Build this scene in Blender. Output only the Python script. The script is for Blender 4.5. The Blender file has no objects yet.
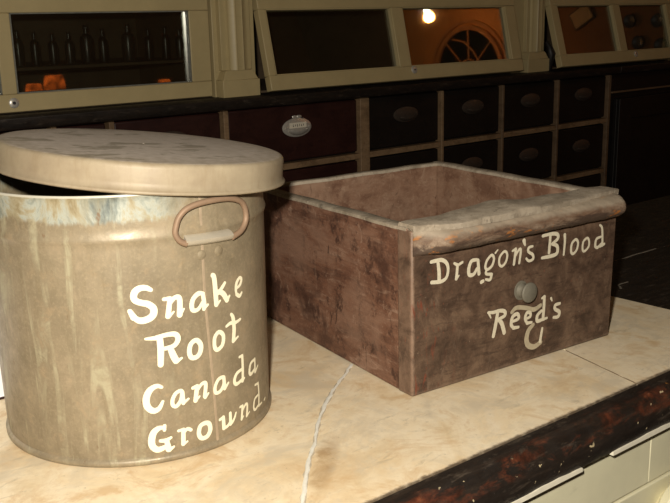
import bpy, bmesh, math, random
from mathutils import Vector, Matrix
random.seed(7)
SC = bpy.context.scene
COL = SC.collection
Z0 = 0.90                      # height of the counter top above the floor
PI = math.pi

# ------------------------------------------------------------------ materials
def new_mat(name):
    m = bpy.data.materials.new(name); m.use_nodes = True
    nt = m.node_tree; nt.nodes.clear()
    out = nt.nodes.new('ShaderNodeOutputMaterial')
    return m, nt, out
class G:
    """small node graph helper"""
    def __init__(s, name):
        s.m, s.nt, s.out = new_mat(name)
        s.tc = s.nt.nodes.new('ShaderNodeTexCoord')
        s.b = s.nt.nodes.new('ShaderNodeBsdfPrincipled')
        s.nt.links.new(s.b.outputs[0], s.out.inputs[0])
    def link(s, a, b): s.nt.links.new(a, b)
    def set(s, sock, v):
        if hasattr(v, 'is_output') or isinstance(v, bpy.types.NodeSocket): s.link(v, sock)
        elif isinstance(v, (tuple, list)): sock.default_value = (*v, 1) if len(v) == 3 and sock.type == 'RGBA' else v
        else: sock.default_value = v
    def mapping(s, scale=(1,1,1), loc=(0,0,0), rot=(0,0,0)):
        n = s.nt.nodes.new('ShaderNodeMapping'); s.link(s.tc.outputs['Object'], n.inputs[0])
        n.inputs['Scale'].default_value = scale; n.inputs['Location'].default_value = loc; n.inputs['Rotation'].default_value = rot
        return n.outputs[0]
    def noise(s, scale, detail=4, rough=.55, vec=None, dist=0):
        n = s.nt.nodes.new('ShaderNodeTexNoise'); s.link(vec or s.tc.outputs['Object'], n.inputs['Vector'])
        n.inputs['Scale'].default_value = scale; n.inputs['Detail'].default_value = detail
        n.inputs['Roughness'].default_value = rough; n.inputs['Distortion'].default_value = dist
        return n.outputs['Fac']
    def voronoi(s, scale, vec=None):
        n = s.nt.nodes.new('ShaderNodeTexVoronoi'); s.link(vec or s.tc.outputs['Object'], n.inputs['Vector'])
        n.inputs['Scale'].default_value = scale
        return n.outputs['Distance']
    def ramp(s, fac, stops, const=False):
        n = s.nt.nodes.new('ShaderNodeValToRGB'); s.link(fac, n.inputs[0])
        if const: n.color_ramp.interpolation = 'CONSTANT'
        el = n.color_ramp.elements
        while len(el) < len(stops): el.new(.5)
        for e, (p, c) in zip(el, stops):
            e.position = p
            e.color = (*c, 1) if isinstance(c, (tuple, list)) else (c, c, c, 1)
        return n.outputs[0]
    def mix(s, fac, a, b, mode='MIX'):
        n = s.nt.nodes.new('ShaderNodeMix'); n.data_type = 'RGBA'; n.blend_type = mode
        s.set(n.inputs[0], fac); s.set(n.inputs[6], a); s.set(n.inputs[7], b)
        return n.outputs[2]
    def math(s, op, a, b=0.0, clamp=False):
        n = s.nt.nodes.new('ShaderNodeMath'); n.operation = op; n.use_clamp = clamp
        s.set(n.inputs[0], a); s.set(n.inputs[1], b)
        return n.outputs[0]
    def sep(s, vec=None):
        n = s.nt.nodes.new('ShaderNodeSeparateXYZ'); s.link(vec or s.tc.outputs['Object'], n.inputs[0])
        return n.outputs
    def step(s, v, lo, hi):
        n = s.nt.nodes.new('ShaderNodeMapRange'); n.interpolation_type = 'SMOOTHSTEP'
        s.link(v, n.inputs[0]); n.inputs[1].default_value = lo; n.inputs[2].default_value = hi
        return n.outputs[0]
    def bump(s, h, strength=.3, dist=.001):
        n = s.nt.nodes.new('ShaderNodeBump'); n.inputs['Strength'].default_value = strength
        n.inputs['Distance'].default_value = dist; s.link(h, n.inputs['Height'])
        s.link(n.outputs[0], s.b.inputs['Normal'])
    def done(s, col, rough=.5, metal=0.0, spec=.5):
        s.set(s.b.inputs['Base Color'], col); s.set(s.b.inputs['Roughness'], rough)
        s.set(s.b.inputs['Metallic'], metal); s.set(s.b.inputs['Specular IOR Level'], spec)
        return s.m
def plain(name, col, rough=.5, metal=0.0, spec=.5, var=.12, scale=40):
    g = G(name); n = g.noise(scale)
    c = g.mix(n, tuple(v*(1-var) for v in col), tuple(min(1, v*(1+var)) for v in col))
    return g.done(c, rough, metal, spec)
def emit(name, col, strength):
    m, nt, out = new_mat(name)
    e = nt.nodes.new('ShaderNodeEmission'); e.inputs[0].default_value = (*col, 1); e.inputs[1].default_value = strength
    nt.links.new(e.outputs[0], out.inputs[0]); return m
def glass_mat(name, refl, tint):
    m, nt, out = new_mat(name)
    t = nt.nodes.new('ShaderNodeBsdfTransparent'); t.inputs[0].default_value = (*tint, 1)
    gl = nt.nodes.new('ShaderNodeBsdfGlossy'); gl.inputs['Roughness'].default_value = .02; gl.inputs[0].default_value = (1,1,1,1)
    mx = nt.nodes.new('ShaderNodeMixShader'); mx.inputs[0].default_value = refl
    nt.links.new(t.outputs[0], mx.inputs[1]); nt.links.new(gl.outputs[0], mx.inputs[2]); nt.links.new(mx.outputs[0], out.inputs[0])
    return m

def m_tin():
    g = G('aged_tin'); xx, yy, z = g.sep()
    n1 = g.noise(22, 8, .68); n1b = g.noise(70, 6, .7, None, .4); n2 = g.noise(1, 7, .7, g.mapping((120,120,22)))
    n3 = g.noise(1, 4, .6, g.mapping((70,70,9), (3.4,1,.6)), .6); nf = g.noise(420, 3, .6)
    base = g.ramp(n1, [(.30,(.175,.138,.086)),(.45,(.232,.186,.122)),(.57,(.272,.218,.143)),(.72,(.318,.252,.170))])
    base = g.mix(g.ramp(n1b, [(.46,0.),(.66,.65)]), base, (.205,.165,.105))
    base = g.mix(g.ramp(n1b, [(.30,.55),(.44,0.)]), base, (.365,.27,.165))
    base = g.mix(g.ramp(n2, [(.52,0.),(.72,.55)]), base, (.185,.145,.085))
    base = g.mix(g.ramp(nf, [(.30,.25),(.5,0.)]), base, (.42,.34,.22))
    left = g.math('SUBTRACT', 1.0, g.step(xx, -.045, .005))
    drip = g.math('MULTIPLY', g.ramp(n3, [(.53,0.),(.63,.8)]), g.ramp(n1b, [(.40,.0),(.58,.8)]))
    base = g.mix(g.math('MULTIPLY', drip, left), base, (.42,.385,.26))
    # bare, heat-tarnished tin along the top band
    edge = g.math('ADD', z, g.math('MULTIPLY', g.noise(1, 5, .7, g.mapping((55,55,4))), .020))
    band = g.step(edge, .1995, .2035)
    band = g.math('MULTIPLY', band, g.math('SUBTRACT', 1.0, g.step(g.math('ADD', xx, g.math('MULTIPLY', n1b, .03)), -.010, .030)))
    tar = g.ramp(g.noise(1, 6, .7, g.mapping((26,26,16), (0,5,0)), .8), [(.30,(.06,.080,.085)),(.41,(.21,.24,.22)),(.48,(.38,.40,.35)),(.54,(.34,.30,.20)),(.61,(.24,.19,.105)),(.70,(.42,.42,.35))])
    tar = g.mix(g.ramp(n2, [(.45,0.),(.65,.5)]), tar, (.28,.24,.15))
    col = g.mix(g.math('MULTIPLY', band, .9), base, tar)
    col = g.mix(g.ramp(g.noise(95, 3, .6, g.mapping((1,1,.5),(2,7,0))), [(.70,0.),(.74,.8)]), col, (.17,.10,.055))
    col = g.mix(g.step(z, .2088, .2096), col, (.50,.47,.39))
    g.bump(g.math('ADD', n1b, g.math('MULTIPLY', n2, .6)), .30, .0010)
    return g.done(col, g.ramp(n1b, [(.3,.34),(.7,.58)]), .12, .45)
def m_lid():
    g = G('dusty_lid_metal'); x, y, z = g.sep()
    n1 = g.noise(24, 7, .65); n2 = g.noise(140, 6, .7); n3 = g.noise(1, 6, .7, g.mapping((140,140,30)))
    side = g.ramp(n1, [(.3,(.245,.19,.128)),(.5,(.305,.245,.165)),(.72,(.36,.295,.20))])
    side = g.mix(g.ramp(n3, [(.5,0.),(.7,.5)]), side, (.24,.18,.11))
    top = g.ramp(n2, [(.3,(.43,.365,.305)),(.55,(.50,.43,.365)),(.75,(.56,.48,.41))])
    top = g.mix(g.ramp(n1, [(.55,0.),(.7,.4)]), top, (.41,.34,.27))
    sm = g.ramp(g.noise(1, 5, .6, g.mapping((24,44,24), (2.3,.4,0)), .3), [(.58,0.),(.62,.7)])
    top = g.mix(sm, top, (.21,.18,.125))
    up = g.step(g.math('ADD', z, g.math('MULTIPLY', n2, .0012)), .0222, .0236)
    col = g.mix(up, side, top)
    g.bump(g.math('ADD', n1, g.math('MULTIPLY', n2, .5)), .25, .0008)
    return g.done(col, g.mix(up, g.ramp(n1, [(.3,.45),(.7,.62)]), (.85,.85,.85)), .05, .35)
def m_wood(name, dark, mid, light, scale, light_amt=.5, rough=.6, seed=0, fine=1.0):
    g = G(name); v = g.mapping(scale, (seed, seed*.7, seed*1.3))
    v4 = g.mapping(tuple(q*4 for q in scale), (seed+2, seed, 1))
    n1 = g.noise(1, 8, .66, v, .5); n4 = g.noise(1, 6, .7, v4, .3); n2 = g.noise(55*fine, 8, .7); n3 = g.noise(1, 7, .75, g.mapping(tuple(q*2.2 for q in scale), (seed+4,1,2)), .6)
    nf = g.noise(380*fine, 3, .6)
    c = g.ramp(n1, [(.30, dark), (.5, mid), (.70, tuple(a*.55+b*.45 for a, b in zip(mid, light)))])
    c = g.mix(g.ramp(n4, [(.50,0.),(.66,.7)]), c, tuple(a*.5+b*.5 for a, b in zip(dark, mid)))
    c = g.mix(g.math('MULTIPLY', g.ramp(n3, [(.55,0.),(.66,1.)]), light_amt), c, light)
    c = g.mix(g.ramp(n2, [(.54,0.),(.63,.85)]), c, dark)
    c = g.mix(g.math('MULTIPLY', g.ramp(nf, [(.60,0.),(.70,.6)]), light_amt), c, light)
    nb = g.noise(15*fine, 4, .6, None, .6)
    c = g.mix(g.ramp(nb, [(.50,0.),(.66,.55)]), c, tuple(a*.45+b*.55 for a, b in zip(mid, light)))
    c = g.mix(g.ramp(nb, [(.36,.8),(.47,0.)]), c, dark)
    ns = g.noise(1, 6, .75, g.mapping((95*fine,70*fine,26*fine), (seed,5,2), (.5,0,0)), 1.2)
    c = g.mix(g.math('MULTIPLY', g.ramp(ns, [(.60,0.),(.65,.9)]), light_amt), c, light)
    c = g.mix(g.ramp(ns, [(.33,.8),(.39,0.)]), c, tuple(q*.6 for q in dark))
    g.bump(g.math('ADD', g.math('ADD', n4, n3), n2), .45, .0009)
    return g.done(c, rough, 0, .35), g
def m_marble():
    g = G('aged_cream_marble'); x, y, z = g.sep()
    n1 = g.noise(9, 9, .65, None, .8); n2 = g.noise(38, 8, .7, None, .5); n3 = g.noise(240, 4, .65); n5 = g.noise(110, 6, .7)
    c = g.ramp(n1, [(.30,(.62,.455,.27)),(.42,(.74,.59,.385)),(.52,(.82,.70,.51)),(.60,(.79,.645,.435)),(.72,(.83,.74,.59))])
    c = g.mix(g.ramp(n2, [(.50,0.),(.66,.32)]), c, (.52,.40,.245))
    c = g.mix(g.ramp(n2, [(.30,.45),(.42,0.)]), c, (.86,.78,.63))
    c = g.mix(g.ramp(g.noise(1, 7, .75, g.mapping((26,75,26), (1,2,0), (0,0,.9)), .6), [(.58,0.),(.68,.5)]), c, (.36,.30,.21))
    c = g.mix(g.ramp(n5, [(.62,0.),(.70,.55)]), c, (.36,.27,.16))
    c = g.mix(g.ramp(n3, [(.68,0.),(.74,.6)]), c, (.24,.18,.11))
    c = g.mix(g.ramp(g.noise(5, 5, .6, g.mapping((1,1,1),(7,3,0)), .5), [(.54,0.),(.68,.55)]), c, (.60,.395,.18))
    ng = g.noise(17, 7, .7, g.mapping((1,1,1), (3,9,0)), .7)
    c = g.mix(g.ramp(ng, [(.50,0.),(.62,.65)]), c, (.60,.515,.385))
    c = g.mix(g.ramp(ng, [(.36,.75),(.46,0.)]), c, (.62,.43,.235))
    # brown stain soaked in beside the crack
    d1 = g.math('ADD', g.math('MULTIPLY', g.math('ADD', x, .138), .70), g.math('MULTIPLY', g.math('ADD', y, .050), -.71))
    d2 = g.math('ADD', g.math('MULTIPLY', g.math('ADD', x, .138), .71), g.math('MULTIPLY', g.math('ADD', y, .050), .70))
    q = g.math('ADD', g.math('POWER', g.math('ABSOLUTE', g.math('DIVIDE', g.math('SUBTRACT', g.math('ADD', d1, g.math('MULTIPLY', n2, .016)), .010), .009)), 2.0), g.math('POWER', g.math('ABSOLUTE', g.math('DIVIDE', d2, .050)), 2.0))
    st = g.math('SUBTRACT', 1.0, g.step(q, .05, 1.5))
    c = g.mix(g.math('MULTIPLY', st, g.ramp(n2, [(.36,.15),(.6,.75)])), c, (.36,.22,.10))
    # grime along the joint with the wooden edge
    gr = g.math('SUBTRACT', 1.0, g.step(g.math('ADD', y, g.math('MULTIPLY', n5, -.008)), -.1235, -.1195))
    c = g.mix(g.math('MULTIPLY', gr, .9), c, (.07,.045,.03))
    g.bump(n5, .06, .0003)
    return g.done(c, g.ramp(n2, [(.3,.36),(.7,.55)]), 0, .4)
def m_black_wood(name, worn, zlo=None, zhi=None):
    g = G(name); x, y, z = g.sep()
    n1 = g.noise(1, 7, .7, g.mapping((14,110,110)), .4); n2 = g.noise(85, 6, .7); n3 = g.noise(1, 7, .75, g.mapping((30,120,120),(4,2,1)), .5)
    c = g.ramp(n1, [(.3,(.0085,.0065,.0055)),(.55,(.017,.012,.009)),(.7,(.030,.020,.014))])
    c = g.mix(g.ramp(n3, [(.56,0.),(.66,.6)]), c, (.085,.065,.048))
    c = g.mix(g.ramp(g.noise(260, 3, .6), [(.70,0.),(.75,.5)]), c, (.13,.10,.075))
    if worn:
        zz = g.math('ADD', z, g.math('MULTIPLY', g.math('SUBTRACT', n3, .5), .012))
        w = g.math('MULTIPLY', g.math('MULTIPLY', g.step(zz, zlo-.004, zlo), g.math('SUBTRACT', 1.0, g.step(zz, zhi, zhi+.003))), g.ramp(g.noise(1, 6, .7, g.mapping((22,50,50),(1,1,1)), .5), [(.47,0.),(.60,1.)]))
        wc = g.ramp(n2, [(.35,(.035,.011,.006)),(.55,(.11,.028,.012)),(.72,(.24,.075,.025))])
        c = g.mix(g.math('MULTIPLY', w, .85), c, wc)
        sp = g.ramp(g.noise(130, 3, .5, g.mapping((1,1,1.2),(3,3,1))), [(.685,0.),(.705,1.)])
        sp = g.math('MULTIPLY', sp, g.ramp(g.noise(9, 2, .5), [(.50,0.),(.56,.9)]))
        c = g.mix(sp, c, (.50,.40,.24))
        och = g.ramp(g.noise(36, 4, .6, g.mapping((1,1,1),(9,5,2))), [(.69,0.),(.72,.9)])
        c = g.mix(och, c, (.42,.17,.03))
    g.bump(g.math('ADD', g.math('ADD', n1, n3), n2), .35, .0009)
    return g.done(c, g.ramp(n2, [(.3,.34),(.7,.6)]), 0, .45)

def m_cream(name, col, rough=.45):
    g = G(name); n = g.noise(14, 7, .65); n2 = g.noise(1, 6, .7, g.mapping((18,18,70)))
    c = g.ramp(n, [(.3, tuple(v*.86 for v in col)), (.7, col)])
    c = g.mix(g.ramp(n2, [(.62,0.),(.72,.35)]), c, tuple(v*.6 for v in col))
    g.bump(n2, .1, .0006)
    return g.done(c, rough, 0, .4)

M = {}
M['tin'] = m_tin()
M['tin_bright'] = plain('bright_tin', (.52,.47,.38), .3, .35, .6, .25, 60)
M['lid'] = m_lid()
M['rust_wire'] = plain('rusty_wire', (.26,.17,.11), .6, .2, .4, .25, 80)
M['paint'] = plain('cream_lettering_paint', (.85,.78,.58), .5, 0, .35, .05, 90)
M['paint_old'] = plain('worn_lettering_paint', (.60,.54,.41), .65, 0, .3, .22, 420)
M['paint_ghost'] = plain('faded_lettering_paint', (.40,.34,.235), .7, 0, .3, .3, 200)
M['wood_side'], _g = m_wood('weathered_brown_wood', (.050,.023,.016), (.165,.078,.048), (.32,.205,.145), (26,9,50), .7, .55, 1)
def m_front():
    g = G('dark_brown_drawer_front_worn'); x, y, z = g.sep()
    n1 = g.noise(42, 8, .7, None, .4); n2 = g.noise(1, 7, .75, g.mapping((90,90,34)), .5); n3 = g.noise(230, 4, .65); n4 = g.noise(1, 6, .7, g.mapping((30,30,170),(3,0,0)))
    c = g.ramp(n1, [(.32,(.036,.021,.014)),(.5,(.092,.055,.036)),(.66,(.155,.098,.064))])
    c = g.mix(g.ramp(n4, [(.52,0.),(.64,.75)]), c, (.040,.023,.016))
    c = g.mix(g.ramp(n2, [(.58,0.),(.70,.65)]), c, (.185,.125,.088))
    c = g.mix(g.ramp(n3, [(.62,0.),(.70,.7)]), c, (.17,.065,.04))
    c = g.mix(g.ramp(n3, [(.28,.8),(.36,0.)]), c, (.25,.19,.14))
    e = g.math('SUBTRACT', 1.0, g.step(g.math('ADD', g.math('ADD', x, g.math('MAXIMUM', y, 0.0)), g.math('MULTIPLY', n2, .007)), .0050, .0072))
    c = g.mix(g.math('MULTIPLY', e, g.ramp(n1, [(.40,.15),(.56,.75)])), c, (.30,.20,.14))
    red = g.math('MULTIPLY', g.ramp(g.noise(1, 5, .7, g.mapping((150,150,34),(1,0,0)), .5), [(.58,0.),(.66,.85)]), g.math('SUBTRACT', 1.0, g.step(x, .02, .06)))
    c = g.mix(red, c, (.17,.045,.024))
    bt = g.math('SUBTRACT', 1.0, g.step(g.math('ADD', z, g.math('MULTIPLY', n2, .012)), .008, .011))
    c = g.mix(g.math('MULTIPLY', bt, .4), c, (.20,.14,.10))
    endg = g.math('SUBTRACT', 1.0, g.step(x, .0004, .0016))
    c = g.mix(g.math('MULTIPLY', endg, g.ramp(n1, [(.36,.2),(.6,.75)])), c, (.20,.125,.085))
    g.bump(g.math('ADD', g.math('ADD', n1, n2), n4), .5, .0009)
    return g.done(c, .5, 0, .4)
M['wood_front'] = m_front()
def m_bead():
    g = G('worn_moulding_wood'); x, y, z = g.sep()
    n1 = g.noise(1, 7, .7, g.mapping((18,90,90)), .5); n2 = g.noise(1, 6, .65, g.mapping((34,80,80),(5,2,0)), .4); n3 = g.noise(150, 5, .7)
    c = g.ramp(n1, [(.3,(.07,.038,.024)),(.45,(.155,.092,.058)),(.58,(.235,.165,.115)),(.72,(.33,.25,.18))])
    c = g.mix(g.ramp(n3, [(.5,0.),(.66,.6)]), c, (.10,.058,.038))
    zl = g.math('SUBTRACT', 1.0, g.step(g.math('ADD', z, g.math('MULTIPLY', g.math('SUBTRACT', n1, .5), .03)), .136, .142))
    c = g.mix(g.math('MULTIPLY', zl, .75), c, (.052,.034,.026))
    c = g.mix(g.ramp(n2, [(.60,0.),(.65,.85)]), c, (.40,.145,.03))
    dust = g.step(g.math('ADD', z, g.math('MULTIPLY', n3, .006)), .146, .152)
    c = g.mix(g.math('MULTIPLY', dust, .75), c, (.36,.30,.225))
    end = g.math('MULTIPLY', g.step(x, .256, .261), g.ramp(n3, [(.38,.9),(.6,.3)]))
    c = g.mix(end, c, (.33,.185,.11))
    g.bump(g.math('ADD', g.math('ADD', n1, n2), n3), .6, .0014)
    return g.done(c, .65, 0, .3)
M['bead'] = m_bead()
M['dust_wood'], _g = m_wood('dusty_worn_wood_edge', (.20,.16,.115), (.345,.285,.215), (.45,.385,.305), (60,60,60), .5, .8, 3)
M['wood_in'], _g = m_wood('reddish_inside_wood', (.12,.058,.035), (.215,.12,.076), (.33,.225,.155), (30,30,60), .55, .65, 4)
M['knob'] = plain('dull_pewter', (.155,.14,.108), .6, .1, .4, .25, 160)
M['marble'] = m_marble()
M['grout'] = plain('white_crack_filler', (.74,.71,.63), .8, 0, .3, .2, 200)
M['tin_seam'] = plain('tin_seam', (.36,.275,.19), .45, .1, .45, .3, 90)
M['grout_dirt'] = plain('stained_crack_edge', (.50,.42,.31), .8, 0, .3, .35, 260)
M['joint'] = plain('dark_joint_dirt', (.22,.16,.10), .8, 0, .3, .4, 200)
M['black_wood'] = m_black_wood('worn_black_counter_wood', False)
M['black_edge'] = m_black_wood('worn_black_counter_edge', True, .884, .8955)
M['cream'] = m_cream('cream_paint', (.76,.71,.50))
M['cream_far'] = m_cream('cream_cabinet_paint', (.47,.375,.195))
M['cream_chip'] = plain('chipped_cream_paint', (.78,.72,.58), .6, 0, .3, .2, 120)
M['gap'] = plain('dark_gap', (.02,.012,.008), .8)
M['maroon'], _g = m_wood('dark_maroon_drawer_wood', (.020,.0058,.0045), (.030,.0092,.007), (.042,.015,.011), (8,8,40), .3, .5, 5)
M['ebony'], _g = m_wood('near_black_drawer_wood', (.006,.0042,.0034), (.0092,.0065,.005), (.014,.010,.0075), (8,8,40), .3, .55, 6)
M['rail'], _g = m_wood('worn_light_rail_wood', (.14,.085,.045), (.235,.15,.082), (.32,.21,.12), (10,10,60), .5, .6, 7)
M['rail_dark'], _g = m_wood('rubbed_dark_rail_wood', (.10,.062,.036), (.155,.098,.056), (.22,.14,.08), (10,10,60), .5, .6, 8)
M['silver'] = plain('worn_nickel', (.62,.58,.52), .35, .5, .6, .3, 300)
M['bronze'] = plain('dark_bronze_pull', (.075,.055,.043), .5, .4, .5, .3, 200)
M['paper'] = plain('label_paper', (.72,.66,.54), .8, 0, .2, .1, 90)
M['ink'] = plain('ink', (.03,.025,.03), .8)
M['white_card'] = plain('white_card', (.86,.86,.86), .6, 0, .3, .04)
M['glass'] = glass_mat('cabinet_glass', .24, (.80,.82,.78))
M['bevel'] = plain('bevelled_glass_edge', (.30,.30,.26), .3, .5, .7, .5, 160)
M['bottle'] = plain('dark_bottle_glass', (.010,.009,.008), .3, 0, .5)
M['bottle2'] = plain('smoky_bottle_glass', (.03,.025,.02), .28, 0, .5)
M['inside'], _g = m_wood('dark_cabinet_interior', (.085,.058,.034), (.11,.076,.045), (.14,.098,.06), (6,6,30), .3, .7, 9)
M['wall'] = plain('dark_olive_wall', (.20,.15,.08), .7, 0, .3, .1, 4)
M['orange_wall'] = plain('orange_plaster', (.64,.27,.07), .8, 0, .2, .1, 3)
M['orange_trim'] = plain('orange_brown_trim', (.50,.22,.07), .5, 0, .4, .15, 20)
M['dimmed_wall'] = plain('dimmed_orange_plaster', (.26,.115,.045), .8, 0, .2, .1, 3)  # darker version of the orange plaster, lamp falloff put into the colour
M['dark_reflected'] = plain('wall_darkened_for_reflection', (.14,.10,.06), .7, 0, .2, .2, 5)  # wall colour kept dark so the cabinet panes reflect darkness
M['scratch'] = plain('pale_scratch', (.17,.145,.115), .7, 0, .3, .5, 160)
M['night'] = plain('night_window_glass', (.004,.004,.005), .15, 0, .5)
M['ceil'] = plain('dim_ceiling', (.16,.12,.08), .8)
M['floor'], _g = m_wood('dark_floor_boards', (.02,.013,.008), (.04,.026,.016), (.07,.045,.03), (3,30,3), .3, .5, 10)
M['bulb'] = emit('lamp_bulb_glow', (1,.82,.6), 60)
M['amber'] = emit('amber_stand_in_glow', (1,.17,.02), .75)  # glow standing in for unidentified orange patches in the left pane
_nt = M['amber'].node_tree; _tc = _nt.nodes.new('ShaderNodeTexCoord'); _n = _nt.nodes.new('ShaderNodeTexNoise'); _n.inputs['Scale'].default_value = 17; _n.inputs['Detail'].default_value = 4
_r = _nt.nodes.new('ShaderNodeMapRange'); _r.inputs[1].default_value = .36; _r.inputs[2].default_value = .62; _r.inputs[3].default_value = .16; _r.inputs[4].default_value = .85
_nt.links.new(_tc.outputs['Object'], _n.inputs[0]); _nt.links.new(_n.outputs['Fac'], _r.inputs[0])
_nt.links.new(_r.outputs[0], [q for q in _nt.nodes if q.type == 'EMISSION'][0].inputs[1])
M['iron'] = plain('black_iron', (.015,.013,.012), .5, .3)
M['plate'] = plain('dark_plate', (.05,.05,.055), .4)
M['frame_art'] = plain('tan_print', (.55,.36,.17), .8)

# ------------------------------------------------------------------ mesh building
def tag(o, label, cat, group=None, kind=None):
    o['label'] = label; o['category'] = cat
    if group: o['group'] = group
    if kind: o['kind'] = kind
    return o
def empty(name, loc=(0,0,0), rz=0):
    o = bpy.data.objects.new(name, None); COL.objects.link(o); o.location = loc; o.rotation_euler[2] = rz
    o.empty_display_size = .05
    return o
class MB:
    def __init__(s): s.bm = bmesh.new(); s.mi = 0
    def face(s, vs):
        try:
            f = s.bm.faces.new(vs); f.material_index = s.mi; return f
        except ValueError: return None
    def hexa(s, p):
        """p: 8 points, bottom ring ccw then top ring ccw"""
        v = [s.bm.verts.new(q) for q in p]
        for i in ((3,2,1,0),(4,5,6,7),(0,1,5,4),(1,2,6,5),(2,3,7,6),(3,0,4,7)): s.face([v[j] for j in i])
    def box(s, a, b):
        x0,y0,z0 = (min(p,q) for p,q in zip(a,b)); x1,y1,z1 = (max(p,q) for p,q in zip(a,b))
        s.hexa([(x0,y0,z0),(x1,y0,z0),(x1,y1,z0),(x0,y1,z0),(x0,y0,z1),(x1,y0,z1),(x1,y1,z1),(x0,y1,z1)])
    def rings(s, rings, closed=True, cap=True):
        R = [[s.bm.verts.new(p) for p in r] for r in rings]
        n = len(R[0])
        for a, b in zip(R, R[1:]):
            for i in range(n if closed else n-1):
                j = (i+1) % n; s.face([a[i], a[j], b[j], b[i]])
        if cap and closed:
            s.face(list(reversed(R[0]))); s.face(R[-1])
        return R
    def lathe(s, prof, fn=lambda p: p, seg=48, cap0=True, cap1=True):
        """prof: (r, z); fn maps the point on"""
        R = [[s.bm.verts.new(fn((r*math.cos(2*PI*i/seg), r*math.sin(2*PI*i/seg), z))) for i in range(seg)] for r, z in prof]
        for a, b in zip(R, R[1:]):
            for i in range(seg):
                j = (i+1) % seg; s.face([a[i], a[j], b[j], b[i]])
        if cap0: s.face(list(reversed(R[0])))
        if cap1: s.face(R[-1])
    def tube(s, pts, rad, seg=10, closed=False, flat=1.0):
        P = [Vector(p) for p in pts]; n = len(P); rs = rad if isinstance(rad, (list, tuple)) else [rad]*n
        up = None; rings = []
        for i in range(n):
            t = (P[(i+1) % n] - P[i-1]) if closed else (P[min(i+1, n-1)] - P[max(i-1, 0)])
            t.normalize()
            if up is None:
                up = Vector((0,0,1)) if abs(t.z) < .9 else Vector((1,0,0))
            u = (up - t*up.dot(t)).normalized(); w = t.cross(u); up = u
            rings.append([P[i] + rs[i]*(math.cos(2*PI*k/seg)*u + flat*math.sin(2*PI*k/seg)*w) for k in range(seg)])
        if closed: s.rings(rings + [rings[0]], cap=False)
        else: s.rings(rings)
    def prism(s, poly, z0, z1):
        s.rings([[(x, y, z0) for x, y in poly], [(x, y, z1) for x, y in poly]])
    def extrude_x(s, prof, x0, x1, n=1, wob=None):
        """prof: (y, z) polygon run along x"""
        rr = []
        for k in range(n+1):
            x = x0 + (x1-x0)*k/n
            rr.append([(x, y, z) if wob is None else wob(x, y, z) for y, z in prof])
        s.rings(rr)
    def build(s, name, mats, parent=None, smooth=35, bevel=0, bseg=2, weld=True):
        if weld: bmesh.ops.remove_doubles(s.bm, verts=s.bm.verts, dist=1e-6)
        bmesh.ops.recalc_face_normals(s.bm, faces=s.bm.faces)
        me = bpy.data.meshes.new(name); s.bm.to_mesh(me); s.bm.free()
        for m in (mats if isinstance(mats, (list, tuple)) else [mats]): me.materials.append(m)
        if smooth:
            for p in me.polygons: p.use_smooth = True
            me.set_sharp_from_angle(angle=math.radians(smooth))
        o = bpy.data.objects.new(name, me); COL.objects.link(o)
        if parent: o.parent = parent
        if bevel:
            b = o.modifiers.new('soft_edges', 'BEVEL'); b.width = bevel; b.segments = bseg; b.limit_method = 'ANGLE'; b.angle_limit = math.radians(40)
        return o
def quick(name, a, b, mat, parent=None, bevel=.001):
    m = MB(); m.box(a, b); return m.build(name, mat, parent, bevel=bevel)
def catmull(P, closed, sub=6):
    n = len(P)
    if n == 2 and not closed:
        return [tuple(a+(b-a)*k/4 for a, b in zip(P[0], P[1])) for k in range(5)]
    out = []
    for i in range(n if closed else n-1):
        if closed: p0, p1, p2, p3 = P[i-1], P[i], P[(i+1) % n], P[(i+2) % n]
        else: p0, p1, p2, p3 = P[max(i-1,0)], P[i], P[i+1], P[min(i+2,n-1)]
        for k in range(sub):
            t = k/sub
            out.append(tuple(.5*((2*b)+(-a+c)*t+(2*a-5*b+4*c-d)*t*t+(-a+3*b-3*c+d)*t**3) for a, b, c, d in zip(p0, p1, p2, p3)))
    if not closed: out.append(P[-1])
    return out
def brush(mb, strokes, surf, du=1.0):
    """hand-painted strokes: (closed, [(u, v, halfwidth mm)]); u in mm after * du; surf(u, v, lift) gives the point.
    Every piece lifts a hair over the one before it, as overlapping paint does."""
    lift = 0.25
    for closed, pts in strokes:
        C = catmull([(u*du, v, max(w, .15)) for u, v, w in pts], closed)
        if closed: C.append(C[0])
        for k, (u, v, w) in enumerate(C):
            lift += .0006
            vs = [mb.bm.verts.new(surf(u+w*math.cos(2*PI*i/12), v+w*math.sin(2*PI*i/12), lift)) for i in range(12)]
            mb.face(vs)
            if k+1 < len(C):
                u2, v2, w2 = C[k+1]; dx, dy = u2-u, v2-v; L = math.hypot(dx, dy) or 1e-6; nx, ny = -dy/L, dx/L
                lift += .0006
                mb.face([mb.bm.verts.new(surf(*q, lift)) for q in ((u+nx*w, v+ny*w), (u-nx*w, v-ny*w), (u2-nx*w2, v2-ny*w2), (u2+nx*w2, v2+ny*w2))])

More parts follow.
